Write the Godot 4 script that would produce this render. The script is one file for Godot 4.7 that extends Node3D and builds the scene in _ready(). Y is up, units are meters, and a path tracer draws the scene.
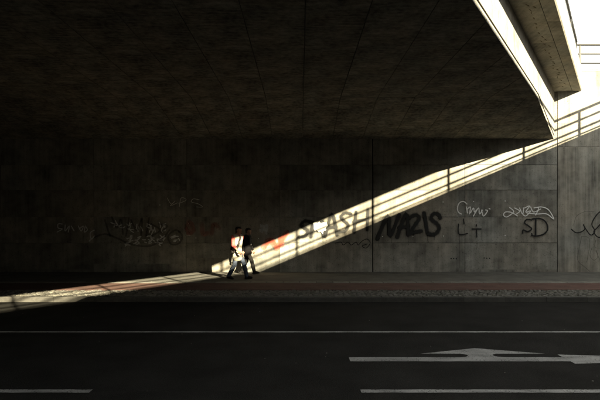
extends Node3D
# An underpass at low sun: two skewed road bridges side by side, sunlight falling through the slot between them
# onto a graffitied abutment wall and the pavement where two people walk.
# x to the right along the street, y up, z towards the viewer. Depths d below are metres into the scene (z = -d).

const EYE := 2.0            # camera height over the road
const WALL := 20.4          # depth of the abutment wall
const SKEW := 0.565         # metres the bridges move right per metre of depth
const KINK := 16.4          # depth where the soffit starts to slope down to the wall
const PAVE := 0.12

var M := {}
var rng := RandomNumberGenerator.new()
var taken := {}

# ------------------------------------------------------------------ small helpers
func P(x: float, h: float, d: float) -> Vector3:      # h is measured from eye level
	return Vector3(x, h + EYE, -d)

func numbered(called: String) -> String:
	var k: int = taken.get(called, 0)
	taken[called] = k + 1
	return called if k == 0 else "%s_%03d" % [called, k]

func mb() -> SurfaceTool:
	var st := SurfaceTool.new()
	st.begin(Mesh.PRIMITIVE_TRIANGLES)
	return st

func tri(st: SurfaceTool, a: Vector3, b: Vector3, c: Vector3, out: Vector3, off := Vector2.ZERO):
	var n := (c - a).cross(b - a)
	if n.length() < 1e-12:
		return
	n = n.normalized()
	if n.dot(out) < 0:
		var s := b
		b = c
		c = s
		n = -n
	for p in [a, b, c]:
		st.set_normal(n)
		var uv: Vector2
		if absf(n.y) > 0.6:
			uv = Vector2(p.x, p.z)
		elif absf(n.x) > absf(n.z):
			uv = Vector2(p.z, -p.y)
		else:
			uv = Vector2(p.x, -p.y)
		st.set_uv(uv + off)
		st.add_vertex(p)

func face(st: SurfaceTool, pts: Array, out: Vector3, off := Vector2.ZERO):
	for i in range(1, pts.size() - 1):
		tri(st, pts[0], pts[i], pts[i + 1], out, off)

# a block given by its eight corners: four of the bottom (in order round) and four of the top
func block(st: SurfaceTool, lo: Array, hi: Array, off := Vector2.ZERO):
	var c := Vector3.ZERO
	for p in lo:
		c += p / 8.0
	for p in hi:
		c += p / 8.0
	face(st, lo, Vector3.DOWN, off)
	face(st, hi, Vector3.UP, off)
	for i in 4:
		var j := (i + 1) % 4
		var mid: Vector3 = (lo[i] + lo[j] + hi[i] + hi[j]) / 4.0
		var e: Vector3 = lo[j] - lo[i]
		var out := e.cross(Vector3.UP)
		if out.dot(mid - c) < 0:
			out = -out
		face(st, [lo[i], lo[j], hi[j], hi[i]], out, off)

func box(st: SurfaceTool, a: Vector3, b: Vector3, off := Vector2.ZERO):
	var lo := [Vector3(a.x, a.y, a.z), Vector3(b.x, a.y, a.z), Vector3(b.x, a.y, b.z), Vector3(a.x, a.y, b.z)]
	var hi := [Vector3(a.x, b.y, a.z), Vector3(b.x, b.y, a.z), Vector3(b.x, b.y, b.z), Vector3(a.x, b.y, b.z)]
	block(st, lo, hi, off)

# a slab whose front (+z) edges are chamfered: a cast panel of a wall
func panel_mesh(w: float, h: float, depth: float, ch: float, off: Vector2) -> ArrayMesh:
	var st := mb()
	var a := [Vector3(0, 0, 0), Vector3(w, 0, 0), Vector3(w, h, 0), Vector3(0, h, 0)]
	var b := []
	var f := []
	for p in a:
		b.append(p + Vector3(0, 0, depth - ch))
		f.append(Vector3(clampf(p.x, ch, w - ch), clampf(p.y, ch, h - ch), depth))
	face(st, f, Vector3.BACK, off)
	for i in 4:
		var j := (i + 1) % 4
		var o: Vector3 = ((a[i] + a[j]) / 2.0 - Vector3(w / 2, h / 2, 0)).normalized()
		face(st, [b[i], b[j], f[j], f[i]], o + Vector3.BACK, off)
		face(st, [a[i], a[j], b[j], b[i]], o, off)
	return st.commit()

func tube(st: SurfaceTool, a: Vector3, b: Vector3, r: float, n := 8):
	var ax := (b - a).normalized()
	var u := ax.cross(Vector3.UP if absf(ax.y) < 0.9 else Vector3.RIGHT).normalized()
	var v := ax.cross(u)
	for i in n:
		var t0 := TAU * i / n
		var t1 := TAU * (i + 1) / n
		var e0 := u * cos(t0) + v * sin(t0)
		var e1 := u * cos(t1) + v * sin(t1)
		face(st, [a + e0 * r, a + e1 * r, b + e1 * r, b + e0 * r], e0 + e1)
		tri(st, a, a + e0 * r, a + e1 * r, -ax)
		tri(st, b, b + e0 * r, b + e1 * r, ax)

func build(st: SurfaceTool, called: String, m: Material, parent: Node = self) -> MeshInstance3D:
	return put(st.commit(), called, m, parent)

func put(mesh: Mesh, called: String, m: Material, parent: Node = self, at := Vector3.ZERO) -> MeshInstance3D:
	var o := MeshInstance3D.new()
	o.mesh = mesh
	o.name = numbered(called) if parent == self else called
	o.material_override = m
	o.position = at
	parent.add_child(o, true)
	return o

func tag(o: Node, label: String, category: String, group := ""):
	o.set_meta("label", label)
	o.set_meta("category", category)
	if group != "":
		o.set_meta("group", group)

func structure(o: Node):
	o.set_meta("kind", "structure")

func thing(called: String, label: String, category: String, at := Vector3.ZERO, group := "") -> Node3D:
	var o := Node3D.new()
	o.name = numbered(called)
	o.position = at
	add_child(o)
	tag(o, label, category, group)
	return o

# ------------------------------------------------------------------ materials
func noise(sd: int, freq: float, oct := 4) -> FastNoiseLite:
	var n := FastNoiseLite.new()
	n.seed = sd
	n.noise_type = FastNoiseLite.TYPE_SIMPLEX_SMOOTH
	n.frequency = freq
	n.fractal_octaves = oct
	return n

# a tiling noise value: the noise is taken on a torus made of two crossfaded copies
func tiled(n: FastNoiseLite, x: float, y: float, w: float, h: float, sx := 1.0, sy := 1.0) -> float:
	var fx := x / w
	var v0 := n.get_noise_2d(x * sx, y * sy)
	var v1 := n.get_noise_2d((x - w) * sx, y * sy)
	return lerpf(v0, v1, smoothstep(0.85, 1.0, fx)) if fx > 0.85 else v0

# concrete: cloudy patches, streaks along v (vertical) or along u, fine grain, pits
func concrete(size: int, base: Color, cloud: float, streak: float, grain: float, pits: float, sd: int, along_u := false) -> Array:
	var img := Image.create(size, size, false, Image.FORMAT_RGB8)
	var bump := Image.create(size, size, false, Image.FORMAT_L8)
	var big := noise(sd, 3.0 / size, 4)
	var mid := noise(sd + 1, 14.0 / size, 3)
	var str := noise(sd + 2, 40.0 / size, 3)
	var wide := noise(sd + 5, 9.0 / size, 2)
	var pore := noise(sd + 3, 90.0 / size, 2)
	var warm := noise(sd + 4, 2.0 / size, 2)
	var r := RandomNumberGenerator.new()
	r.seed = sd
	for y in size:
		for x in size:
			var b := tiled(big, x, y, size, size)
			var m := mid.get_noise_2d(x, y)
			var s := 0.0
			if along_u:
				s = tiled(str, x, y, size, size, 0.05, 1.0) + 0.6 * tiled(wide, x, y, size, size, 0.12, 1.0)
			else:
				s = tiled(str, x, y, size, size, 1.0, 0.045) + 0.8 * tiled(wide, x, y, size, size, 1.0, 0.1)
			var k := 1.0 + cloud * b + cloud * 0.6 * m + streak * s + grain * (r.randf() - 0.5)
			var p := clampf(pore.get_noise_2d(x, y) + 0.25 * b - (0.62 - pits), 0.0, 0.25) * 1.6
			k = clampf(k - p, 0.12, 2.2)
			var w := warm.get_noise_2d(x, y) * 0.06
			img.set_pixel(x, y, Color(base.r * k * (1.0 + w), base.g * k, base.b * k * (1.0 - w)).linear_to_srgb())
			bump.set_pixel(x, y, Color.from_hsv(0, 0, clampf(0.55 + 0.18 * m + 0.25 * s * streak + 0.22 * (r.randf() - 0.5) - p, 0, 1)))
	img.generate_mipmaps()
	return [ImageTexture.create_from_image(img), ImageTexture.create_from_image(bump)]

func mat(tex: Array, tile: float, rough := 0.9, relief := 0.4, tint := Color.WHITE) -> StandardMaterial3D:
	var m := StandardMaterial3D.new()
	m.albedo_texture = tex[0]
	m.albedo_color = tint
	m.uv1_scale = Vector3(1.0 / tile, 1.0 / tile, 1)
	m.roughness = rough
	m.metallic_specular = 0.3
	if relief > 0:
		m.heightmap_enabled = true
		m.heightmap_scale = relief
		m.heightmap_texture = tex[1]
	return m

func plain(c: Color, rough := 0.8, metal := 0.0) -> StandardMaterial3D:    # c is a linear base colour
	var m := StandardMaterial3D.new()
	m.albedo_color = c.linear_to_srgb()
	m.roughness = rough
	m.metallic = metal
	m.metallic_specular = 0.35
	return m

func asphalt(size: int, base: Color, contrast: float, specks: float, sd: int) -> Array:
	var img := Image.create(size, size, false, Image.FORMAT_RGB8)
	var bump := Image.create(size, size, false, Image.FORMAT_L8)
	var big := noise(sd, 3.0 / size, 4)
	var r := RandomNumberGenerator.new()
	r.seed = sd
	for y in size:
		for x in size:
			var g := r.randf()
			var k := 1.0 + 0.35 * tiled(big, x, y, size, size) + contrast * (g - 0.5)
			if r.randf() < specks:
				k *= 1.0 + 1.8 * r.randf()
			img.set_pixel(x, y, Color(base.r * k, base.g * k, base.b * k).linear_to_srgb())
			bump.set_pixel(x, y, Color(g, g, g))
	img.generate_mipmaps()
	return [ImageTexture.create_from_image(img), ImageTexture.create_from_image(bump)]

func worn_paint(size: int) -> Array:      # road paint: chipped down to the asphalt in spots, scuffed grey elsewhere
	var img := Image.create(size, size, false, Image.FORMAT_RGB8)
	var bump := Image.create(size, size, false, Image.FORMAT_L8)
	var chip := noise(401, 46.0 / size, 4)
	var scuff := noise(402, 5.0 / size, 4)
	var r := RandomNumberGenerator.new()
	r.seed = 403
	for y in size:
		for x in size:
			var c := smoothstep(0.30, 0.48, chip.get_noise_2d(x, y) + 0.30 * scuff.get_noise_2d(x, y) + 0.16 * (r.randf() - 0.5))
			var k := 0.18 * (1.0 + 0.55 * scuff.get_noise_2d(x * 0.4, y) + 0.35 * (r.randf() - 0.5))
			k = lerpf(k, 0.03, c)
			img.set_pixel(x, y, Color(k, k * 0.995, k * 0.98).linear_to_srgb())
			bump.set_pixel(x, y, Color.from_hsv(0, 0, clampf(0.8 - 0.6 * c + 0.2 * (r.randf() - 0.5), 0, 1)))
	img.generate_mipmaps()
	return [ImageTexture.create_from_image(img), ImageTexture.create_from_image(bump)]

# a painted strip along x with slightly ragged edges
func strip(st: SurfaceTool, x0: float, x1: float, d0: float, d1: float):
	var n := int(ceilf((x1 - x0) / 0.09))
	var pa := Vector3.ZERO
	var pb := Vector3.ZERO
	for i in n + 1:
		var x := lerpf(x0, x1, float(i) / n)
		var j := 0.0 if i == 0 or i == n else 0.02
		var a := Vector3(x + rng.randf_range(-j, j), 0.004, -d0 - rng.randf_range(-0.006, 0.006))
		var b := Vector3(x + rng.randf_range(-j, j), 0.004, -d1 - rng.randf_range(-0.006, 0.006))
		if i > 0:
			face(st, [pa, a, b, pb], Vector3.UP)
		pa = a
		pb = b

func paint(c: Color, alpha := 1.0) -> StandardMaterial3D:
	var m := plain(c, 0.65)
	if alpha < 1.0:
		m.transparency = BaseMaterial3D.TRANSPARENCY_ALPHA
		m.albedo_color.a = alpha
	return m

func make_materials():
	var grey := Color(0.198, 0.189, 0.165)      # all the concrete of the place was cast from one mix
	var wall_tex := concrete(1024, grey, 0.52, 0.24, 0.18, 0.20, 11)
	var cast_tex := concrete(768, grey, 0.45, 0.15, 0.14, 0.18, 31)
	var soffit_tex := concrete(768, grey, 0.80, 0.36, 0.26, 0.34, 57, true)
	var streaky_tex := concrete(1024, grey, 0.40, 0.34, 0.10, 0.12, 131)
	M.wall = []
	for t in [1.0, 0.96, 1.0, 0.93]:
		M.wall.append(mat(wall_tex, 6.4, 0.92, 0.5, Color(t, t, t)))
	M.streaky = mat(streaky_tex, 5.3, 0.92, 0.5)
	M.cast = mat(cast_tex, 3.7, 0.9, 0.5)
	M.soffit = []
	for t in [1.0, 0.96, 0.98]:
		M.soffit.append(mat(soffit_tex, 2.3, 0.95, 0.6, Color(t, t, t)))
	M.pavement = mat(asphalt(512, Color(0.085, 0.082, 0.074), 0.45, 0.03, 71), 2.3, 0.9, 0.4)
	M.bike = mat(asphalt(512, Color(0.076, 0.044, 0.037), 0.4, 0.03, 72), 2.1, 0.9, 0.4)
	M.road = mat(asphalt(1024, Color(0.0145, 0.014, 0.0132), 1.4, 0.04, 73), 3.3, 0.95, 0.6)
	M.road.metallic_specular = 0.15
	M.stone = []
	for k in 3:
		M.stone.append(mat(asphalt(256, Color(0.13, 0.125, 0.112) * [1.0, 0.85, 1.12][k], 0.5, 0.05, 80 + k), 0.9, 0.9, 0.4))
	M.kerb = []
	for k in 3:
		M.kerb.append(mat(asphalt(256, Color(0.052, 0.05, 0.045) * [1.0, 0.85, 1.1][k], 0.5, 0.05, 180 + k), 0.9, 0.9, 0.4))
	M.cobble = mat(asphalt(256, Color(0.10, 0.096, 0.086), 0.5, 0.05, 190), 0.7, 0.85, 0.4)
	M.cobble.vertex_color_use_as_albedo = true
	M.earth = mat(asphalt(256, Color(0.09, 0.085, 0.06), 0.6, 0.02, 90), 4.0, 1.0, 0.0)
	M.mortar = plain(Color(0.045, 0.042, 0.036), 1.0)
	M.marking = mat(worn_paint(512), 1.7, 0.8, 0.3)
	M.steel = plain(Color(0.024, 0.0245, 0.025), 0.55, 0.0)
	M.joint = plain(Color(0.02, 0.019, 0.017), 1.0)
	M.pit = plain(Color(0.11, 0.09, 0.06), 1.0)
	M.black = paint(Color(0.012, 0.012, 0.012))
	M.black_mist = paint(Color(0.012, 0.012, 0.012), 0.45)
	M.black_haze = paint(Color(0.012, 0.012, 0.012), 0.14)
	M.white = paint(Color(0.66, 0.66, 0.64))
	M.white_mist = paint(Color(0.6, 0.6, 0.58), 0.35)
	M.silver = paint(Color(0.58, 0.59, 0.59), 0.9)
	M.red = paint(Color(0.42, 0.085, 0.05), 0.38)
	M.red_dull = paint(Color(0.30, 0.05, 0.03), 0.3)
	M.scrap = mat(asphalt(128, Color(0.34, 0.34, 0.33), 0.5, 0.0, 96), 0.5, 0.9, 0.0)
	M.paper = paint(Color(0.36, 0.36, 0.35))

# ------------------------------------------------------------------ bridges
func soffit(d: float) -> float:       # height of the soffit over eye level
	if d > KINK:
		return lerpf(3.55, 2.93, (d - KINK) / (WALL - KINK))
	if d < -4.0:
		return lerpf(3.55, 2.93, clampf((-4.0 - d) / 4.0, 0, 1))
	return 3.55

# edge: x of the side face at d = 0; side +1: the cantilever hangs out to the right, -1: to the left
func bridge(called: String, label: String, edge: float, side: float, width: float, strips: bool):
	var t := thing(called, label, "bridge", P(edge, -EYE, 0))
	var org := t.position
	var L := func(o: float, h: float, d: float) -> Vector3: return P(edge + side * o + SKEW * d, h, d) - org
	var D0 := -8.0
	var D1 := WALL - 0.01
	var st := mb()
	var ds := [D0, -4.0, KINK, D1]
	var lift := 0.05 if strips else 0.0
	for i in 3:
		var a: float = ds[i]
		var b: float = ds[i + 1]
		block(st, [L.call(-width, soffit(a) + lift, a), L.call(0, soffit(a) + lift, a), L.call(0, soffit(b) + lift, b), L.call(-width, soffit(b) + lift, b)],
			[L.call(-width, 5.2, a), L.call(0, 5.2, a), L.call(0, 5.2, b), L.call(-width, 5.2, b)])
	build(st, "deck_slab", M.cast, t)
	st = mb()
	block(st, [L.call(0.002, 4.62, D0), L.call(0.66, 4.665, D0), L.call(0.66, 4.665, D1), L.call(0.002, 4.62, D1)],
		[L.call(0.002, 5.2, D0), L.call(0.66, 5.2, D0), L.call(0.66, 5.2, D1), L.call(0.002, 5.2, D1)])
	build(st, "cantilever_slab", M.cast, t)
	st = mb()
	for i in 3:
		var a: float = ds[i]
		var b: float = ds[i + 1]
		block(st, [L.call(0.0, soffit(a) + 0.11, a), L.call(0.03, soffit(a) + 0.11, a), L.call(0.03, soffit(b) + 0.11, b), L.call(0.0, soffit(b) + 0.11, b)],
			[L.call(0.0, 4.616, a), L.call(0.03, 4.616, a), L.call(0.03, 4.616, b), L.call(0.0, 4.616, b)])
	build(st, "side_face", M.cast, t)
	# cap blocks along the edge, 2.5 m each
	var d := D1
	var k := 0
	while d > D0 + 0.1:
		var e := maxf(d - 2.17, D0)
		st = mb()
		var g := 0.006
		var off := Vector2(k * 1.37, k * 0.71)
		block(st, [L.call(0.675, 4.66, e + g), L.call(0.99, 4.66, e + g), L.call(0.99, 4.66, d - g), L.call(0.675, 4.66, d - g)],
			[L.call(0.675, 4.69, e + g), L.call(1.02, 4.69, e + g), L.call(1.02, 4.69, d - g), L.call(0.675, 4.69, d - g)], off)
		block(st, [L.call(0.675, 4.69, e + g), L.call(1.02, 4.69, e + g), L.call(1.02, 4.69, d - g), L.call(0.675, 4.69, d - g)],
			[L.call(0.675, 5.45, e + g), L.call(1.02, 5.43, e + g), L.call(1.02, 5.43, d - g), L.call(0.675, 5.45, d - g)], off)
		build(st, "cap_block", M.cast, t)
		d = e
		k += 1
	if not strips:
		return t
	# the soffit is cast in strips 1.08 m wide that run square to the abutment wall
	var x := 2.25 - 1.08 * 19
	k = 0
	while x < 9.0:
		var x1 := x + 1.08
		for seg in [[-8.0, KINK], [KINK, D1]]:
			var ring := [Vector2(x + 0.007, seg[0] + 0.002), Vector2(x1 - 0.007, seg[0] + 0.002), Vector2(x1 - 0.007, seg[1] - 0.003), Vector2(x + 0.007, seg[1] - 0.003)]
			var pts := []
			for i in 4:                       # keep what lies behind the skewed side face
				var p: Vector2 = ring[i]
				var q: Vector2 = ring[(i + 1) % 4]
				var sp := p.y - (p.x - edge) / SKEW - 0.004
				var sq := q.y - (q.x - edge) / SKEW - 0.004
				if sp >= 0:
					pts.append(p)
				if (sp >= 0) != (sq >= 0):
					pts.append(p.lerp(q, sp / (sp - sq)))
			if pts.size() < 3:
				continue
			var c := Vector2.ZERO
			for p in pts:
				c += p / pts.size()
			st = mb()
			var off := Vector2(fmod(k * 2.31, 7.0), fmod(k * 1.17, 5.0))
			var lo := []
			var up := []
			for q in pts:
				var hh := soffit(maxf(q.y, -3.999))
				lo.append(P(q.x, hh + 0.003 * sin(k * 2.7), q.y) - org)
				up.append(P(q.x, hh + 0.049, q.y) - org)
			face(st, lo, Vector3.DOWN, off)
			for i in lo.size():
				var j := (i + 1) % lo.size()
				var mid: Vector3 = (lo[i] + lo[j]) / 2.0 - (P(c.x, 0, c.y) - org)
				mid.y = 0
				face(st, [lo[i], lo[j], up[j], up[i]], mid, off)
			build(st, "soffit_panel", M.soffit[k % 3], t)
			k += 1
		x = x1
	# rusty spacer marks in the underside of the cantilever
	rng.seed = 5
	var spot := D1 - 0.8
	while spot > 8.0:
		st = mb()
		var o := 0.36 + rng.randf_range(-0.04, 0.04) + (0.09 if rng.randf() < 0.25 else 0.0)
		var h := 4.62 + 0.045 * o / 0.66 - 0.005
		var w := rng.randf_range(0.012, 0.035)
		var l := rng.randf_range(0.05, 0.13)
		var sl := rng.randf_range(-0.02, 0.05)
		block(st, [L.call(o, h, spot), L.call(o + w, h, spot), L.call(o + w + sl, h, spot + l), L.call(o + sl, h, spot + l)],
			[L.call(o, h + 0.01, spot), L.call(o + w, h + 0.01, spot), L.call(o + w + sl, h + 0.01, spot + l), L.call(o + sl, h + 0.01, spot + l)])
		build(st, "spacer_mark", M.pit, t)
		spot -= rng.randf_range(0.12, 0.42)
	return t

# a steel railing from a to b (on top of a cap), posts at the given fractions of metres along it
func railing(label: String, a: Vector3, b: Vector3, posts: Array, heights: Array, group := ""):
	var t := thing("steel_railing", label, "railing", a, group)
	var dir := (b - a).normalized()
	var len := (b - a).length()
	for i in heights.size():
		var st := mb()
		var r: float = heights[i][1]
		var y: float = heights[i][0]
		tube(st, Vector3(0, y, 0), dir * len + Vector3(0, y, 0), r, 10)
		build(st, "handrail" if i == 0 else "rail", M.steel, t)
	for s in posts:
		if s < 0.02 or s > len:
			continue
		var st := mb()
		var q: Vector3 = dir * s
		var side := dir.cross(Vector3.UP).normalized()
		var lo := []
		var hi := []
		for e in [[-1, -1], [1, -1], [1, 1], [-1, 1]]:
			var p: Vector3 = q + dir * (0.035 * e[0]) + side * (0.03 * e[1])
			lo.append(p)
			hi.append(p + Vector3(0, heights[0][0] - heights[0][1], 0))
		block(st, lo, hi)
		var pl := []
		var ph := []
		for e in [[-1, -1], [1, -1], [1, 1], [-1, 1]]:
			var p: Vector3 = q + dir * (0.09 * e[0]) + side * (0.07 * e[1])
			pl.append(p)
			ph.append(p + Vector3(0, 0.015, 0))
		block(st, pl, ph)
		build(st, "post", M.steel, t)
	return t

# ------------------------------------------------------------------ graffiti: ribbons of paint on the wall
# Drawn on a grid of 36.1 mm units (u to the right, v down); u 300 is x = 0, v 220 is eye level.
const UNIT := 0.036106
var layer := 0.0

func smooth_line(pts: Array, steps := 6) -> PackedVector2Array:
	var out := PackedVector2Array()
	if pts.size() == 2:
		out.append(pts[0])
		out.append(pts[1])
		return out
	for i in pts.size() - 1:
		var a: Vector2 = pts[max(i - 1, 0)]
		var b: Vector2 = pts[i]
		var c: Vector2 = pts[i + 1]
		var d: Vector2 = pts[min(i + 2, pts.size() - 1)]
		for s in steps:
			out.append(b.cubic_interpolate(c, a, d, float(s) / steps))
	out.append(pts[-1])
	return out

func stroke(st: SurfaceTool, flat: Array, w: float, org: Vector3):
	var raw := []
	for i in range(0, flat.size(), 2):
		raw.append(Vector2((flat[i] - 300.0) * UNIT, EYE - (flat[i + 1] - 220.0) * UNIT))
	var line := smooth_line(raw)
	var hw := w * UNIT / 2.0
	layer += 0.0006
	var z := -WALL + 0.003 + layer
	var lft := []
	var rgt := []
	for i in line.size():
		var dirv := (line[min(i + 1, line.size() - 1)] - line[max(i - 1, 0)]).normalized()
		var n := Vector2(-dirv.y, dirv.x)
		var ww := hw * (1.0 + 0.12 * sin(i * 1.9 + flat[0]))
		var zz := z + i * 0.00002
		lft.append(Vector3(line[i].x + n.x * ww, line[i].y + n.y * ww, zz) - org)
		rgt.append(Vector3(line[i].x - n.x * ww, line[i].y - n.y * ww, zz) - org)
	for i in line.size() - 1:
		face(st, [lft[i], lft[i + 1], rgt[i + 1], rgt[i]], Vector3.BACK)
	for e in [[0, -1.0], [line.size() - 1, 1.0]]:
		var i: int = e[0]
		var c: Vector3 = (lft[i] + rgt[i]) / 2.0
		var nv: Vector3 = lft[i] - c
		var tv := Vector3(nv.y, -nv.x, 0) * float(e[1])
		for s in 4:
			var t0 := PI * s / 4.0
			var t1 := PI * (s + 1) / 4.0
			tri(st, c, c + nv * cos(t0) + tv * sin(t0), c + nv * cos(t1) + tv * sin(t1), Vector3.BACK)

# a torn flat patch (paper or rolled paint) with a finely ragged outline, standing a little off the wall
func torn(called: String, parent: Node3D, m: Material, outline: Array):
	var st := mb()
	var c := Vector2.ZERO
	var pts := []
	rng.seed = 91
	for i in outline.size():
		var a := Vector2(outline[i][0], outline[i][1])
		var n: Array = outline[(i + 1) % outline.size()]
		for k in 4:
			pts.append(a.lerp(Vector2(n[0], n[1]), k / 4.0) + Vector2(rng.randf_range(-0.35, 0.35), rng.randf_range(-0.35, 0.35)))
		c += a / outline.size()
	layer += 0.0006
	var at := func(p: Vector2, lift: float) -> Vector3: return P((p.x - 300.0) * UNIT, (220.0 - p.y) * UNIT, WALL - 0.003 - layer - lift) - parent.position
	for i in pts.size():
		tri(st, at.call(c, 0.0), at.call(pts[i], 0.001), at.call(pts[(i + 1) % pts.size()], 0.001), Vector3.BACK)
	build(st, called, m, parent)

func write(called: String, parent: Node3D, m: Material, w: float, strokes: Array, label := ""):
	var st := mb()
	for s in strokes:
		stroke(st, s, w, parent.position)
	var o := build(st, called, m, parent)
	if label != "":
		o.set_meta("label", label)
	return o

# ------------------------------------------------------------------ bodies: tapered capsules joined by a smooth minimum, meshed as surface nets
func skin(st: SurfaceTool, bones: Array, cell: float, k: float):
	var lo := Vector3(1e9, 1e9, 1e9)
	var hi := -lo
	for b in bones:
		var m := maxf(b[2], b[3]) + k + cell * 3
		for p in [b[0], b[1]]:
			lo = lo.min(p - Vector3.ONE * m)
			hi = hi.max(p + Vector3.ONE * m)
	var n := Vector3i(((hi - lo) / cell).ceil()) + Vector3i.ONE
	var f := PackedFloat32Array()
	f.resize(n.x * n.y * n.z)
	f.fill(1.0)
	var sy := n.x
	var sz := n.x * n.y
	for b in bones:
		var a: Vector3 = b[0]
		var ab: Vector3 = b[1] - a
		var l2 := maxf(ab.length_squared(), 1e-9)
		var ra: float = b[2]
		var rb: float = b[3]
		var m := maxf(ra, rb) + k + cell * 2
		var i0 := Vector3i(((a.min(b[1]) - Vector3.ONE * m - lo) / cell).floor()).clamp(Vector3i.ZERO, n - Vector3i.ONE)
		var i1 := Vector3i(((a.max(b[1]) + Vector3.ONE * m - lo) / cell).ceil()).clamp(Vector3i.ZERO, n - Vector3i.ONE)
		for z in range(i0.z, i1.z + 1):
			for y in range(i0.y, i1.y + 1):
				for x in range(i0.x, i1.x + 1):
					var p := lo + Vector3(x, y, z) * cell - a
					var t := clampf(p.dot(ab) / l2, 0.0, 1.0)
					var dd := (p - ab * t).length() - lerpf(ra, rb, t)
					var id := x + y * sy + z * sz
					var o := f[id]
					var h := maxf(k - absf(o - dd), 0.0) / k
					f[id] = minf(o, dd) - h * h * k * 0.25
	var vid := {}
	var verts := PackedVector3Array()
	for z in n.z - 1:
		for y in n.y - 1:
			for x in n.x - 1:
				var id := x + y * sy + z * sz
				var mask := 0
				for c in 8:
					if f[id + (c & 1) + ((c >> 1) & 1) * sy + ((c >> 2) & 1) * sz] < 0:
						mask |= 1 << c
				if mask == 0 or mask == 255:
					continue
				var sum := Vector3.ZERO
				var cnt := 0
				for e in [[0, 1], [2, 3], [4, 5], [6, 7], [0, 2], [1, 3], [4, 6], [5, 7], [0, 4], [1, 5], [2, 6], [3, 7]]:
					var c0: int = e[0]
					var c1: int = e[1]
					if ((mask >> c0) & 1) == ((mask >> c1) & 1):
						continue
					var p0 := Vector3(c0 & 1, (c0 >> 1) & 1, (c0 >> 2) & 1)
					var p1 := Vector3(c1 & 1, (c1 >> 1) & 1, (c1 >> 2) & 1)
					var f0 := f[id + int(p0.x) + int(p0.y) * sy + int(p0.z) * sz]
					var f1 := f[id + int(p1.x) + int(p1.y) * sy + int(p1.z) * sz]
					sum += p0.lerp(p1, f0 / (f0 - f1))
					cnt += 1
				vid[id] = verts.size()
				verts.append(lo + (Vector3(x, y, z) + sum / cnt) * cell)
	var grad := func(p: Vector3) -> Vector3:
		var q := (p - lo) / cell
		var g := Vector3i(q.round()).clamp(Vector3i.ONE, n - Vector3i.ONE * 2)
		var id := g.x + g.y * sy + g.z * sz
		return Vector3(f[id + 1] - f[id - 1], f[id + sy] - f[id - sy], f[id + sz] - f[id - sz]).normalized()
	var emit := func(ids: Array, out: Vector3):
		var q := []
		for i in ids:
			if not vid.has(i):
				return
			q.append(verts[vid[i]])
		for t in [[0, 1, 2], [0, 2, 3]]:
			var a: Vector3 = q[t[0]]
			var b: Vector3 = q[t[1]]
			var c: Vector3 = q[t[2]]
			if (c - a).cross(b - a).dot(out) < 0:
				var s := b
				b = c
				c = s
			for p in [a, b, c]:
				st.set_normal(grad.call(p))
				st.set_uv(Vector2(p.x + p.z, p.y))
				st.add_vertex(p)
	for id in vid.keys():
		var s0 := f[id] < 0
		if s0 != (f[id + 1] < 0):
			emit.call([id, id - sy, id - sy - sz, id - sz], Vector3(1 if s0 else -1, 0, 0))
		if s0 != (f[id + sy] < 0):
			emit.call([id, id - 1, id - 1 - sz, id - sz], Vector3(0, 1 if s0 else -1, 0))
		if s0 != (f[id + sz] < 0):
			emit.call([id, id - 1, id - 1 - sy, id - sy], Vector3(0, 0, 1 if s0 else -1))

func hand_bones(w: Vector3, down: Vector3, inward: Vector3) -> Array:    # w wrist, down towards the fingers, inward the palm's normal
	var side := down.cross(inward).normalized()
	var out := []
	for i in 4:
		var s := (i - 1.5) * 0.021
		var kn := w + down * 0.088 + side * s
		out.append([w + side * s * 0.5, kn, 0.016, 0.0125])
		var ln: float = [0.06, 0.074, 0.078, 0.066][i]
		var m := kn + (down + inward * 0.35).normalized() * ln * 0.55
		out.append([kn, m, 0.0105, 0.0095])
		out.append([m, m + (down + inward * 1.1).normalized() * ln * 0.5, 0.0095, 0.008])
	var tb := w + down * 0.025 + side * 0.026
	var tm := tb + (down * 0.7 + side * 0.6 + inward * 0.4).normalized() * 0.045
	out.append([tb, tm, 0.014, 0.0115])
	out.append([tm, tm + (down + inward * 0.5).normalized() * 0.032, 0.0105, 0.0085])
	return out

func head_bones(c: Vector3, f: Vector3, up: Vector3) -> Array:      # c centre of the skull, f where the face looks
	var s := f.cross(up).normalized()
	var b := []
	b.append([c - f * 0.025 + up * 0.03, c + f * 0.03 + up * 0.03, 0.082, 0.078])        # cranium
	b.append([c + f * 0.045 - up * 0.02, c + f * 0.05 - up * 0.085, 0.058, 0.036])      # face to chin
	b.append([c + f * 0.098 + up * 0.004, c + f * 0.116 - up * 0.032, 0.009, 0.014])    # nose
	b.append([c + f * 0.088 - up * 0.062 + s * 0.016, c + f * 0.088 - up * 0.062 - s * 0.016, 0.011, 0.011])   # lips
	for e in [-1.0, 1.0]:
		b.append([c + f * 0.083 + up * 0.022 + s * (0.018 * e), c + f * 0.072 + up * 0.026 + s * (0.045 * e), 0.015, 0.014])   # brow
		b.append([c - f * 0.005 + up * 0.015 + s * (0.081 * e), c - f * 0.012 - up * 0.025 + s * (0.078 * e), 0.014, 0.010])  # ear
	return b

func turn_bones(bones: Array, about: Vector3, deg: float) -> Array:
	var out := []
	var q := Basis(Vector3.UP, deg_to_rad(deg))
	for b in bones:
		out.append([about + q * (b[0] - about), about + q * (b[1] - about), b[2], b[3]])
	return out

func grown(bones: Array, by: float) -> Array:
	var out := []
	for b in bones:
		out.append([b[0], b[1], b[2] + by, b[3] + by])
	return out

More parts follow.
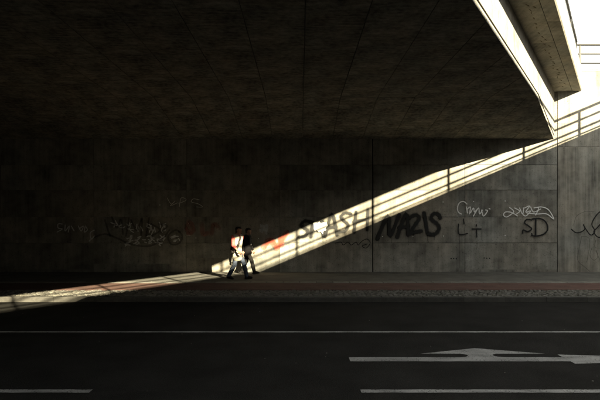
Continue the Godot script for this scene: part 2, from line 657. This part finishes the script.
# ------------------------------------------------------------------ the scene
func _ready():
	var cam := Camera3D.new()
	cam.name = "camera"
	cam.projection = Camera3D.PROJECTION_FRUSTUM
	cam.near = 0.05
	cam.far = 900.0
	cam.size = cam.near * 400.0 / 565.0
	cam.frustum_offset = Vector2(0, cam.near * 20.0 / 565.0)
	cam.position = Vector3(0, EYE, 0)
	add_child(cam)
	cam.current = true

	var env := Environment.new()
	env.background_mode = Environment.BG_SKY
	var sm := ProceduralSkyMaterial.new()
	sm.sky_top_color = Color(0.63, 0.635, 0.62)
	sm.sky_horizon_color = Color(0.91, 0.885, 0.82)
	sm.sky_curve = 0.12
	sm.ground_horizon_color = Color(0.55, 0.53, 0.48)
	sm.ground_bottom_color = Color(0.2, 0.19, 0.17)
	var sky := Sky.new()
	sky.sky_material = sm
	env.sky = sky
	env.tonemap_mode = Environment.TONE_MAPPER_LINEAR
	env.tonemap_exposure = 7.7
	env.background_energy_multiplier = 1.0
	env.sdfgi_enabled = true
	env.ssao_enabled = true
	env.ssil_enabled = true
	var we := WorldEnvironment.new()
	we.name = "environment"
	we.environment = env
	add_child(we)

	var sun := DirectionalLight3D.new()
	sun.name = "sun"
	sun.light_energy = 1.6
	sun.light_color = Color(1.0, 0.94, 0.785)
	sun.light_angular_distance = 0.4
	sun.shadow_enabled = true
	add_child(sun)
	sun.look_at_from_position(Vector3.ZERO, Vector3(-0.60, -0.49, -1.0), Vector3.UP)

	make_materials()
	build_ground()
	build_walls()
	build_bridges()
	build_people()

func sheet(called: String, m: Material, a: Vector3, b: Vector3) -> MeshInstance3D:
	var st := mb()
	face(st, [Vector3(a.x, a.y, a.z), Vector3(b.x, a.y, a.z), Vector3(b.x, a.y, b.z), Vector3(a.x, a.y, b.z)], Vector3.UP)
	var o := build(st, called, m)
	structure(o)
	return o

func slab(called: String, m: Material, a: Vector3, b: Vector3) -> MeshInstance3D:
	var st := mb()
	box(st, a, b)
	var o := build(st, called, m)
	structure(o)
	return o

func build_ground():
	sheet("ground", M.earth, Vector3(-400, -0.08, -400), Vector3(400, -0.08, 400))
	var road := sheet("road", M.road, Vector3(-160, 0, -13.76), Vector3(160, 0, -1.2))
	slab("pavement", M.pavement, Vector3(-160, -0.05, -WALL - 0.02), Vector3(160, PAVE, -17.28))
	slab("bike_path", M.bike, Vector3(-160, -0.05, -16.88), Vector3(160, PAVE - 0.003, -15.28))
	slab("near_pavement", M.pavement, Vector3(-160, -0.05, -1.05), Vector3(160, PAVE, 8.0))
	# paint on the road
	var st := mb()
	rng.seed = 61
	strip(st, -40, 40, 10.145, 10.035)
	build(st, "edge_line", M.marking, road)
	for x0 in [-17.6, -8.44, 0.71, 9.86]:
		st = mb()
		strip(st, x0, x0 + 6.0, 6.655, 6.535)
		build(st, "lane_dash", M.marking, road)
	st = mb()
	var A := func(x: float, d: float) -> Vector3: return Vector3(x, 0.004, -d)
	strip(st, 0.71, 2.34, 8.22, 7.98)
	face(st, [A.call(2.34, 8.22), A.call(2.98, 8.22), A.call(2.98, 7.98), A.call(2.34, 7.98)], Vector3.UP)
	strip(st, 2.98, 3.818, 8.22, 7.98)
	face(st, [A.call(3.82, 8.38), A.call(6.5, 8.10), A.call(3.82, 7.85)], Vector3.UP)
	for b in [[2.34, 2.98, 8.22, 2.42, 2.90, 8.25], [2.42, 2.90, 8.25, 2.47, 2.85, 8.30], [2.47, 2.85, 8.30, 2.47, 2.85, 8.37], [2.47, 2.85, 8.37, 2.40, 2.92, 8.44]]:
		face(st, [A.call(b[0], b[2]), A.call(b[1], b[2]), A.call(b[4], b[5]), A.call(b[3], b[5])], Vector3.UP)
	face(st, [A.call(1.80, 8.44), A.call(3.66, 8.44), A.call(2.72, 8.80)], Vector3.UP)
	build(st, "direction_arrow", M.marking, road)
	# kerb of stones one metre long, and a row of edging stones between footway and bike path
	for row in [[-13.92, -13.76, -0.05, PAVE + 0.004, "kerb", "kerb_stone", 1.0, 14], [-1.2, -1.05, -0.05, PAVE + 0.004, "near_kerb", "kerb_stone", 1.0, 6],
			[-17.275, -16.885, -0.05, PAVE + 0.006, "edging", "edging_stone", 0.5, 22]]:
		var base := Node3D.new()
		base.name = row[4]
		add_child(base)
		structure(base)
		var reach: float = row[7]
		var bed := mb()
		box(bed, Vector3(-160, -0.06, row[0] + 0.01), Vector3(160, row[3] - 0.02, row[1] - 0.012))
		build(bed, "bed", M.mortar, base)
		var variants := []
		rng.seed = 17
		for k in 4:
			var s := mb()
			var len: float = row[6] - 0.012
			var w: float = row[1] - row[0]
			var hh: float = row[3] - row[2]
			var c := 0.012
			var off := Vector2(k * 0.37, k * 0.61)
			block(s, [Vector3(0, 0, -w), Vector3(len, 0, -w), Vector3(len, 0, 0), Vector3(0, 0, 0)],
				[Vector3(0, hh - c, -w), Vector3(len, hh - c, -w), Vector3(len, hh - c, 0), Vector3(0, hh - c, 0)], off)
			block(s, [Vector3(0, hh - c, -w), Vector3(len, hh - c, -w), Vector3(len, hh - c, 0), Vector3(0, hh - c, 0)],
				[Vector3(c * .4, hh, -w + c), Vector3(len - c * .4, hh, -w + c), Vector3(len - c * .4, hh, -c), Vector3(c * .4, hh, -c)], off)
			variants.append(s.commit())
		var x := -reach
		while x < reach:
			var k := rng.randi() % 4
			put(variants[k], row[5], (M.stone if row[5] == "edging_stone" else M.kerb)[rng.randi() % 3], base, Vector3(x, row[2] + rng.randf_range(-0.003, 0.003), row[1] + rng.randf_range(-0.002, 0.002)))
			x += row[6]
	# strip of small cobbles between bike path and kerb
	slab("cobble_bed", M.mortar, Vector3(-160, -0.05, -15.275), Vector3(160, PAVE - 0.03, -13.925))
	st = mb()
	rng.seed = 23
	var z0 := -15.262
	var z := z0
	while z0 < -14.04:
		var x := -13.0 + rng.randf() * 0.1
		while x < 13.0:
			var w := rng.randf_range(0.08, 0.13)
			var l := rng.randf_range(0.088, 0.104)
			z = z0 + rng.randf_range(-0.004, 0.004)
			var sh := rng.randf_range(0.45, 1.2)
			st.set_color(Color(sh, sh, sh * rng.randf_range(0.92, 1.02)))
			var t := PAVE - 0.008 + rng.randf_range(-0.012, 0.014)
			var c := 0.022
			var tx := rng.randf_range(-0.006, 0.006)
			var a := [Vector3(x, 0.06, z), Vector3(x + w, 0.06, z), Vector3(x + w, 0.06, z + l), Vector3(x, 0.06, z + l)]
			var b := [Vector3(x + .004, t - .02, z + .004), Vector3(x + w - .004, t - .02, z + .004), Vector3(x + w - .004, t - .02, z + l - .004), Vector3(x + .004, t - .02, z + l - .004)]
			var e := [Vector3(x + c, t + tx, z + c), Vector3(x + w - c, t - tx, z + c), Vector3(x + w - c, t - tx, z + l - c), Vector3(x + c, t + tx, z + l - c)]
			face(st, e, Vector3.UP)
			for i in 4:
				var j := (i + 1) % 4
				var o: Vector3 = (a[i] + a[j]) / 2.0 - Vector3(x + w / 2, 0.06, z + l / 2)
				face(st, [b[i], b[j], e[j], e[i]], o + Vector3.UP * 0.1)
				face(st, [a[i], a[j], b[j], b[i]], o)
			x += w + 0.012
		z0 += 0.112
	var cob := build(st, "cobbles", M.cobble)
	cob.set_meta("kind", "stuff")
	tag(cob, "strip of small grey cobbles between red bike path and kerb", "cobbles")

	st = mb()
	rng.seed = 41
	for i in 70:
		var c := Vector3(rng.randf_range(-9, 9), 0.0, rng.randf_range(-13.5, -5.0))
		var r := rng.randf_range(0.005, 0.017)
		var h := r * rng.randf_range(0.4, 0.9)
		var a := rng.randf() * TAU
		var pts := []
		for k in 5:
			var t := a + TAU * k / 5.0
			pts.append(c + Vector3(cos(t), 0, sin(t)) * r * rng.randf_range(0.7, 1.2))
		for k in 5:
			tri(st, pts[k], pts[(k + 1) % 5], c + Vector3(r * 0.2, h, 0), Vector3.UP)
	var grit := build(st, "road_grit", M.stone[2])
	grit.set_meta("kind", "stuff")
	tag(grit, "loose pale grit scattered over the dark road", "grit")

func wall_panels(t: Node3D, xs: Array, ys: Array, mats: Array, g := 0.0025):
	var k := 0
	for i in xs.size() - 1:
		for j in ys.size() - 1:
			var w: float = xs[i + 1] - xs[i] - 2 * g
			var h: float = ys[j + 1] - ys[j] - 2 * g
			var at := Vector3(xs[i] + g, ys[j] + g, -WALL - 0.03)
			var m := panel_mesh(w, h, 0.03 + 0.0015 * sin(k * 2.1), 0.006, Vector2(at.x + 0.37 * (k % 3), -at.y + (k % 4) * 0.21))
			put(m, "panel", mats[k % mats.size()], t, at - t.position)
			k += 1

func build_walls():
	var t := thing("abutment_wall", "long graffitied concrete abutment wall under the left bridge", "wall", Vector3(-20, 0, -WALL - 0.3))
	var st := mb()
	box(st, Vector3(-140, -0.3, -WALL - 0.75) - t.position, Vector3(9.28, 7.15, -WALL - 0.03) - t.position)
	build(st, "core", M.joint, t)
	var rows := [PAVE - 0.04, 1.17, 2.11, 3.08, 3.99, 4.97]
	wall_panels(t, [-14.16, -10.80, -7.45, -4.10, -0.73, 2.605], rows, M.wall)
	wall_panels(t, [2.635, 5.95, 9.285], rows, M.wall, 0.006)
	wall_panels(t, [8.6, 9.285], [4.97, 7.15], M.wall)
	wall_panels(t, [-140, -80, -30, -14.16], [PAVE - 0.04, 2.11, 4.97], M.wall)
	# small plugged form-tie holes
	for q in [[451, 258.5, 0], [453.6, 258.5, 0], [456.2, 258.7, 0], [484, 258, 0], [486.7, 258.2, 0], [489.4, 258.3, 0], [382.5, 236.5, 1], [413, 236.5, 1], [443, 202, 1], [443.5, 236, 1],
			[473.5, 201.5, 1], [505, 201, 1], [505, 235.5, 1], [160, 205, 1], [189, 223.5, 1], [196, 238, 1], [218, 229, 1], [258.5, 238.5, 1]]:
		st = mb()
		var c := P((q[0] - 300.0) * UNIT, (220.0 - q[1]) * UNIT, WALL - 0.002) - t.position
		tube(st, c, c + Vector3(0, 0, 0.006), 0.024 if q[2] == 0 else 0.018, 9)
		build(st, "tie_hole", M.black if q[2] == 0 else M.white, t)
	graffiti(t)

	var r := thing("retaining_wall", "tall concrete retaining wall right of the left bridge, sunlit at the top", "wall", Vector3(13, 0, -WALL - 0.3))
	st = mb()
	box(st, Vector3(9.30, -0.3, -WALL - 0.75) - r.position, Vector3(17.0, 7.38, -WALL - 0.03) - r.position)
	build(st, "core", M.joint, r)
	wall_panels(r, [9.30, 12.9, 17.0], [PAVE - 0.04, 4.64, 7.38], [M.streaky])
	st = mb()
	box(st, Vector3(9.28, 7.38, -WALL - 0.78) - r.position, Vector3(17.02, 7.45, -WALL + 0.012) - r.position)
	build(st, "coping", M.cast, r)
	graffiti_right(r)

	var q := thing("abutment_wall", "concrete abutment wall under the right bridge", "wall", Vector3(40, 0, -WALL - 0.3))
	st = mb()
	box(st, Vector3(17.02, -0.3, -WALL - 0.75) - q.position, Vector3(140, 7.15, -WALL) - q.position)
	build(st, "core", M.wall[0], q)
	var n := thing("abutment_wall", "concrete abutment wall behind the viewer", "wall", Vector3(0, 0, 8.3))
	st = mb()
	box(st, Vector3(-140, -0.3, 8.02) - n.position, Vector3(140, 7.2, 8.7) - n.position)
	build(st, "core", M.wall[0], n)
	slab("embankment", M.earth, Vector3(-300, -0.05, -380), Vector3(300, 7.12, -WALL - 0.8))
	slab("embankment", M.earth, Vector3(-300, -0.05, 8.75), Vector3(300, 7.15, 380))

func build_bridges():
	bridge("road_bridge", "wide dark concrete bridge over the left, with a sunlit side face and overhanging edge", -2.37, 1.0, 90.0, true)
	bridge("road_bridge", "concrete bridge right of the viewer, out of view, that shades the lower wall", 5.29, -1.0, 30.0, false)
	var rails := [[0.94, 0.04], [0.60, 0.032], [0.27, 0.032]]
	var k := sqrt(1.0 + SKEW * SKEW)
	var posts := []
	for i in 14:
		posts.append((28.2 - 0.05 - i * 2.33) * k)
	railing("steel railing along the top of the left bridge's overhanging edge", P(-1.53 + SKEW * -8.0, 5.44, -8.0), P(-1.53 + SKEW * (WALL - 0.2), 5.44, WALL - 0.2), posts, rails)
	var wp := []
	for i in 5:
		wp.append(0.25 + i * 2.0)
	railing("steel railing on top of the retaining wall against the sky", P(9.95, 5.45, WALL + 0.2), P(17.0, 5.45, WALL + 0.2), wp, rails)
	posts = []
	for d in [-7.3, -4.98, -2.69, -0.36, 1.97, 4.3, 6.63, 8.98, 11.33, 13.66, 15.38, 17.9]:
		posts.append((d + 8.0) * k)
	railing("steel railing along the edge of the right bridge, casting the striped shadow", P(4.40 + SKEW * -8.0, 5.44, -8.0), P(4.40 + SKEW * (WALL - 0.2), 5.44, WALL - 0.2), posts, [[0.95, 0.05], [0.62, 0.04], [0.29, 0.04], [0.10, 0.03]])

# ------------------------------------------------------------------ writing on the walls
func graffiti(t: Node3D):
	# the big black slogan, SMASH NAZIS
	var smash := [
		[311, 222, 305, 221, 301, 225, 304, 228, 308, 231, 305, 236, 299, 237],
		[311, 237, 313, 222, 317, 230, 322, 221, 323, 236],
		[325, 237, 332, 214, 337, 235], [327, 228, 336, 227],
		[351, 214, 345, 213, 341, 217, 344, 221, 348, 225, 345, 231, 338, 232],
		[354, 232, 356, 212], [368, 210, 367, 230], [354, 222, 368, 219]]
	var nazis := [
		[377, 239, 388, 216, 390, 236, 399, 215], [397, 237, 406, 214, 408, 235], [399, 228, 408, 226],
		[409, 218, 415, 215, 419, 218, 415, 225, 410, 233, 416, 232, 421, 231],
		[424, 213, 427, 232],
		[440, 218, 438, 214, 433, 214, 431, 219, 436, 223, 439, 228, 435, 234, 428, 234]]
	write("overspray", t, M.black_haze, 6.0, smash)
	write("spray_mist", t, M.black_mist, 3.6, smash)
	write("slogan_smash", t, M.black, 2.1, smash, "black sprayed word SMASH crossing the strip of sunlight")
	write("overspray", t, M.black_haze, 6.6, nazis)
	write("spray_mist", t, M.black_mist, 4.3, nazis)
	write("slogan_nazis", t, M.black, 2.9, nazis, "black sprayed word NAZIS below the strip of sunlight")
	write("paint_drips", t, M.black_mist, 0.55, [[379, 238, 378.6, 247], [391, 236, 391.3, 243], [408, 235, 408, 245], [413, 233, 413.2, 238], [427, 232, 427.4, 241], [434, 234, 434, 240], [323, 236, 323.2, 243], [345, 231, 345, 239], [367, 230, 367.3, 240]])
	write("small_tag", t, M.black, 0.7, [[335, 243, 341, 242, 343, 245, 348, 242, 351, 245, 356, 242, 358, 245, 362, 241, 367, 239, 370, 243, 366, 248, 362, 246, 367, 244]])
	# white paint over the slogan, torn paper
	torn("white_overpaint", t, M.paper, [[313, 223], [315.5, 221.5], [317, 223], [319.5, 221.8], [321, 223.4], [323, 222.2], [326.5, 222.5], [328, 226], [325.5, 228], [326, 230], [323.5, 231], [322.5, 233.8], [320.5, 231.5], [318.5, 232], [316, 230], [314.5, 231.5], [313.6, 228]])
	torn("paper_scrap", t, M.scrap, [[260, 224.2], [264, 224.8], [268.2, 224], [268.4, 228], [267.6, 231], [266.6, 235], [265.4, 233.5], [265.8, 230.6], [263.8, 231], [262.4, 233.2], [259.6, 232], [259.2, 229.4], [261, 228.4], [259.8, 226.6]])
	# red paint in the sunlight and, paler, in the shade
	write("red_letters", t, M.red, 2.6, [[266, 246, 271, 239, 276, 245], [278, 247, 284, 238, 288, 231], [281, 244, 280, 239]])
	write("red_letters", t, M.red, 5.5, [[264, 247, 270, 240, 276, 246], [277, 248, 284, 237, 287, 232], [282, 245, 281, 238], [268, 243, 274, 242]])
	write("red_letters", t, M.red_dull, 4.0, [[186, 228, 190, 222, 194, 230, 189, 234, 187, 229], [202, 224, 203, 234, 208, 233], [212, 234, 214, 224, 219, 228]])
	# white tags to the right
	write("white_tag", t, M.white, 1.0, [[466.5, 204, 463, 201.5, 459, 203, 457, 208, 458, 212, 461, 214], [466, 207, 467, 213], [467, 209, 470, 207, 469, 214], [470, 213, 473, 208, 474, 212, 477, 209],
		[473, 216, 478, 208, 479, 214, 482, 210], [481, 210, 483, 216, 487, 211, 485, 210], [488.5, 208.5, 489.5, 209]])
	write("white_tag", t, M.white, 0.9, [[509, 207.5, 513, 211, 511, 214, 506, 217, 503, 215, 505, 212, 511, 212.5, 517, 216], [514, 208, 519, 211, 516, 214], [519, 208, 522, 214, 523, 208], [524, 208, 529, 206, 525, 212, 530, 211, 525, 216, 521, 213],
		[535, 215, 538, 208, 533, 208, 541, 207, 548, 210, 553, 219, 546, 214, 536, 214, 526, 213], [530, 207, 533, 212, 540, 209]])
	# black letters
	write("black_letters", t, M.black, 1.4, [[531, 220, 526, 219.5, 524, 223, 528, 226, 531, 229, 527, 231.5, 522.5, 230, 522, 233]], "black letter S")
	write("black_letters", t, M.black, 1.5, [[531.5, 219, 539, 218.5, 545, 222, 547, 229, 543, 234, 536, 236, 531, 235.5], [535, 219, 535, 236], [531.5, 235.5, 531, 233.5]], "black letter D")
	write("black_letters", t, M.black, 1.2, [[458, 224, 458.5, 234, 467, 233.5], [463, 219, 463.5, 224], [471.5, 229, 480.5, 229], [476, 229, 476.3, 237], [475.8, 224.5, 475.9, 226]])
	write("paint_drips", t, M.black_mist, 0.5, [[459, 234, 459.3, 268], [463.4, 224, 463.6, 231], [476.5, 238, 476.4, 248], [480.5, 229, 480.6, 240]])
	# left, in the dark: silver fill with black letters over it, two thin tags
	write("silver_letters", t, M.silver, 0.9, [[63, 224, 59, 224, 59, 228, 63, 229, 58, 232], [66, 225, 66, 231, 70, 226, 69, 232], [72, 226, 75, 231, 73, 228], [79, 226, 82, 231, 84, 226, 80, 229], [86, 226, 85, 232, 88, 230, 87, 227], [95, 230, 91, 233, 92, 239, 95, 236], [90, 241, 93, 238]])
	rng.seed = 77
	var loops := []
	for c in [[114, 224], [121, 226], [130, 226], [131, 230], [140, 228], [150, 227], [153, 231], [163, 226], [164, 230], [131, 239], [136, 242], [142, 239], [148, 241], [151, 238], [161, 240], [164, 238], [174, 238], [177, 241], [160, 243], [130, 244]]:
		for i in 4:
			var a := rng.randf_range(-0.7, 0.7) + (PI / 2 if rng.randf() < 0.45 else 0.0)
			var m := Vector2(c[0] + rng.randf_range(-3, 3), c[1] + rng.randf_range(-2, 2))
			var e := Vector2(cos(a), sin(a)) * rng.randf_range(0.8, 2.6)
			loops.append([m.x - e.x, m.y - e.y, m.x + rng.randf_range(-0.7, 0.7), m.y + rng.randf_range(-0.7, 0.7), m.x + e.x, m.y + e.y])
	write("silver_letters", t, M.silver, 1.0, loops)
	write("black_piece", t, M.black_mist, 1.7, [[96, 237, 106, 234, 118, 238, 132, 244, 150, 246, 163, 239, 170, 230], [106, 220, 111, 236], [113, 217, 118, 228, 122, 219, 124, 234], [130, 218, 127, 236],
		[132, 220, 138, 230, 143, 218, 142, 235], [150, 218, 147, 236], [152, 224, 161, 230, 152, 236], [160, 224, 168, 226, 162, 232], [181, 232, 176, 230, 169, 236, 172, 244, 180, 243, 183, 236, 179, 231]])
	write("thin_tag", t, M.white, 0.42, [[168, 198, 172, 204, 176, 201, 171, 206, 178, 203], [180, 207, 182, 198, 187, 200, 181, 203, 178, 203], [200, 200, 194, 199, 192, 202, 199, 204, 203, 207, 197, 207]])
	write("thin_tag", t, M.white_mist, 0.7, [[186, 235.5, 192, 235.5]])

func graffiti_right(t: Node3D):
	write("black_tag", t, M.black, 1.1, [[569.5, 229, 574, 232.5, 579, 232, 583, 229, 581.5, 224.5, 584, 229, 589, 235, 593, 231, 590, 224, 594, 216, 599, 211.5, 603, 214, 600, 222, 594, 229, 592, 232, 596, 237, 602, 236, 606, 231],
		[598, 225, 602, 223, 600, 231]])
	write("faint_tag", t, M.black_mist, 0.5, [[572, 225, 575, 216, 584, 211.5, 592, 212], [580, 236, 577, 250, 576, 260, 582, 266, 588, 271], [580, 236, 588, 240, 585, 262],
		[590, 248, 588, 255, 592, 260, 596, 256, 594, 250, 599, 262, 603, 262], [594, 240, 593, 247, 600, 248]])

# ------------------------------------------------------------------ people
func build_people():
	M.skin = plain(Color(0.26, 0.15, 0.105), 0.55)
	M.hair = plain(Color(0.012, 0.009, 0.007), 0.5)
	var cloth := asphalt(128, Color(0.29, 0.272, 0.225), 0.25, 0.0, 301)
	M.cream = mat(cloth, 0.3, 0.95, 0.1)
	M.pink = mat(asphalt(128, Color(0.36, 0.085, 0.075), 0.5, 0.02, 302), 0.3, 0.95, 0.1)
	M.jeans = mat(asphalt(128, Color(0.042, 0.052, 0.075), 0.7, 0.03, 303), 0.3, 0.95, 0.1)
	M.coat = mat(asphalt(128, Color(0.006, 0.0057, 0.006), 0.5, 0.01, 304), 0.3, 0.95, 0.1)
	M.scarf = mat(asphalt(64, Color(0.07, 0.07, 0.07), 0.9, 0.05, 305), 0.2, 0.95, 0.1)
	M.trousers = mat(asphalt(128, Color(0.010, 0.0095, 0.009), 0.5, 0.02, 306), 0.3, 0.95, 0.1)
	M.leather = plain(Color(0.014, 0.012, 0.011), 0.45)
	M.coat.metallic_specular = 0.1
	M.trousers.metallic_specular = 0.1
	person(Vector3(-1.99, PAVE, -17.95), 12.0, true)
	person(Vector3(-1.84, PAVE, -19.72), 4.0, false)

# built walking along +x, the right side towards +z
func person(at: Vector3, yaw: float, light: bool):
	var t := thing("person", "person in a long cream top with pink sleeves and jeans, walking in the sunlight" if light else
		"person in dark coat and dark trousers walking beside the one in cream", "person", at, "pair of walkers")
	t.rotation_degrees.y = -yaw
	t.scale = Vector3.ONE * (0.96 if light else 0.92)
	var V := func(x: float, y: float, z: float) -> Vector3: return Vector3(x, y, z)
	var legs := []
	var feet := []
	# [hip, knee, ankle, heel, toe]
	var L: Array
	if light:
		L = [[V.call(0, .90, .085), V.call(-.06, .49, .095), V.call(-.26, .13, .09), V.call(-.30, .075, .09), V.call(-.12, .03, .10)],
			[V.call(.02, .90, -.085), V.call(.20, .50, -.085), V.call(.30, .10, -.085), V.call(.27, .035, -.085), V.call(.46, .055, -.09)]]
	else:
		L = [[V.call(0, .90, .085), V.call(.18, .50, .085), V.call(.28, .10, .085), V.call(.25, .035, .085), V.call(.45, .06, .09)],
			[V.call(.0, .90, -.085), V.call(-.04, .49, -.09), V.call(-.22, .14, -.09), V.call(-.26, .085, -.09), V.call(-.09, .03, -.09)]]
	for l in L:
		legs.append([l[0], l[1], 0.078, 0.053])
		legs.append([l[1], l[2] + (l[1] - l[2]) * 0.55, 0.054, 0.056])
		legs.append([l[2] + (l[1] - l[2]) * 0.55, l[2], 0.056, 0.037])
		feet.append([l[3], l[2], 0.034, 0.04])
		feet.append([l[3] + V.call(0, -.003, 0), l[4], 0.032, 0.024])
		feet.append([l[2], l[4], 0.036, 0.022])
	var torso := [
		[V.call(0, .93, -.075), V.call(0, .93, .075), .10, .10],
		[V.call(0, .95, -.05), V.call(.0, 1.16, -.06), .10, .095], [V.call(0, .95, .05), V.call(.0, 1.16, .06), .10, .095],
		[V.call(0, 1.14, -.055), V.call(.01, 1.34, -.075), .095, .10], [V.call(0, 1.14, .055), V.call(.01, 1.34, .075), .095, .10],
		[V.call(.0, 1.415, -.16), V.call(.0, 1.415, .16), .052, .052],
		[V.call(-.005, 1.40, 0), V.call(.02, 1.52, 0), .062, .05]]
	var twist := -32.0 if light else -12.0
	var ctr := V.call(0, 1.3, 0)
	var shR: Vector3 = V.call(.0, 1.405, .185)
	var shL: Vector3 = V.call(.0, 1.405, -.185)
	var elR: Vector3 = V.call(.10, 1.13, .25)
	var wrR: Vector3 = V.call(.28, .95, .20)
	var elL: Vector3 = V.call(-.16, 1.13, -.25)
	var wrL: Vector3 = V.call(-.18, .89, -.23)
	if not light:
		elR = V.call(-.10, 1.12, .25)
		wrR = V.call(-.08, .88, .26)
		elL = V.call(.05, 1.12, -.24)
		wrL = V.call(.15, .89, -.2)
	var armR := [[shR, elR, .052, .041], [elR, wrR, .041, .028]]
	var armL := [[shL, elL, .052, .041], [elL, wrL, .041, .028]]
	var hc: Vector3 = V.call(.045, 1.61, 0)
	var hf: Vector3 = V.call(1, -0.12, 0.25).normalized()
	var head := head_bones(hc, hf, Vector3.UP)
	var neck := [[V.call(-.005, 1.42, 0), hc - hf * 0.02 - Vector3.UP * 0.02, .052, .05]]
	var upper := turn_bones(torso.slice(3) + armR + armL, ctr, twist)
	var aR: Array = turn_bones(armR, ctr, twist)
	var aL: Array = turn_bones(armL, ctr, twist)
	var st := mb()
	skin(st, torso.slice(0, 3) + upper + legs + grown(feet, -0.008) + neck + [[hc - Vector3.UP * .02, hc, .06, .07]], 0.015, 0.035)
	skin(st, head, 0.006, 0.014)
	for a in [aR, aL]:
		var w: Vector3 = a[1][1]
		var dn: Vector3 = (w - a[1][0]).normalized()
		var inw: Vector3 = dn.cross(Vector3.RIGHT).cross(dn).normalized() if false else Vector3(0, 0, -1 if a == aR else 1)
		inw = (inw - dn * inw.dot(dn)).normalized()
		skin(st, hand_bones(w, dn, inw), 0.004, 0.006)
	build(st, "body", M.skin, t)
	# hair: crown, back and nape
	st = mb()
	var sd := hf.cross(Vector3.UP).normalized()
	var hair := [[hc - hf * 0.04 + Vector3.UP * 0.045, hc + hf * 0.035 + Vector3.UP * 0.058, .083, .068], [hc - hf * .055 + Vector3.UP * .03, hc - hf * .06 - Vector3.UP * .07, .07, .05]]
	for e in [-1.0, 1.0]:
		hair.append([hc - hf * .03 + sd * (.055 * e) + Vector3.UP * .03, hc - hf * .035 + sd * (.06 * e) - Vector3.UP * (.06 if light else .03), .042, .026])
	if light:
		hair.append([hc - hf * .07 - Vector3.UP * .05, hc - hf * .10 - Vector3.UP * .17, .05, .03])
	skin(st, hair, 0.009, 0.02)
	build(st, "hair", M.hair, t)
	for e in [-1.0, 1.0]:
		st = mb()
		skin(st, [[hc + hf * .082 + Vector3.UP * .006 + sd * (.031 * e), hc + hf * .082 + Vector3.UP * .006 + sd * (.033 * e), .010, .010]], 0.004, 0.002)
		build(st, "eye", M.hair, t)
	# trousers
	st = mb()
	var tr := grown(legs, 0.016) + grown(torso.slice(0, 1), 0.012)
	tr[2][3] = 0.066
	tr[5][3] = 0.066
	skin(st, tr, 0.013, 0.03)
	build(st, "jeans" if light else "trousers", M.jeans if light else M.trousers, t)
	for i in 2:
		st = mb()
		skin(st, grown(feet.slice(i * 3, i * 3 + 3), 0.010), 0.01, 0.02)
		build(st, "shoe", M.leather, t)
	# long top or coat
	st = mb()
	var hem := 0.72 if light else 0.80
	var shirt: Array = grown(turn_bones(torso.slice(3, 6), ctr, twist), 0.02) + grown(torso.slice(0, 3), 0.022)
	for e in [-1.0, 1.0]:
		shirt.append([V.call(0, 1.1, .05 * e), V.call(-.01, hem, .085 * e), .118, .132])
		shirt.append([V.call(0, 1.0, .03 * e), V.call(.06 * e, hem + .01, .06 * e), .112, .128])
	skin(st, shirt, 0.014, 0.035)
	build(st, "long_top" if light else "coat", M.cream if light else M.coat, t)
	for a in [aR, aL]:
		st = mb()
		var fold: Vector3 = a[0][1].lerp(a[1][1], 0.35 if light else 0.93)
		skin(st, [[a[0][0], a[0][1], .068, .060], [a[0][1], fold, .060, .052 if light else .042]], 0.012, 0.02)
		build(st, "sleeve", M.pink if light else M.coat, t)
	if light:
		# dark strap across the chest and the bag it carries at the back hip
		st = mb()
		var band := [V.call(-.06, 1.43, -.13), V.call(.115, 1.38, -.02), V.call(.15, 1.25, .06), V.call(.16, 1.12, .13), V.call(.14, 1.0, .185), V.call(.06, .90, .235)]
		var back := [V.call(-.06, 1.43, -.13), V.call(-.13, 1.33, -.05), V.call(-.14, 1.15, .08), V.call(-.10, .98, .19), V.call(.0, .90, .235)]
		for path in [band, back]:
			var b := []
			for i in path.size() - 1:
				b.append([ctr + Basis(Vector3.UP, deg_to_rad(twist * .8)) * (path[i] - ctr), ctr + Basis(Vector3.UP, deg_to_rad(twist * .8)) * (path[i + 1] - ctr), .033, .033])
			skin(st, b, 0.011, 0.012)
		build(st, "bag_strap", M.leather, t)
		# pink collar scarf
		st = mb()
		skin(st, [[V.call(-.05, 1.46, -.06), V.call(.07, 1.44, 0), .04, .04], [V.call(.07, 1.44, 0), V.call(-.05, 1.46, .06), .04, .04], [V.call(-.05, 1.46, .06), V.call(-.05, 1.46, -.06), .04, .04]], 0.012, 0.02)
		build(st, "collar", M.pink, t)
	else:
		st = mb()
		skin(st, [[V.call(-.05, 1.46, -.07), V.call(.09, 1.43, 0), .045, .045], [V.call(.09, 1.43, 0), V.call(-.05, 1.46, .07), .045, .045], [V.call(.11, 1.42, .03), V.call(.14, 1.12, .05), .04, .045]], 0.012, 0.02)
		build(st, "scarf", M.scarf, t)
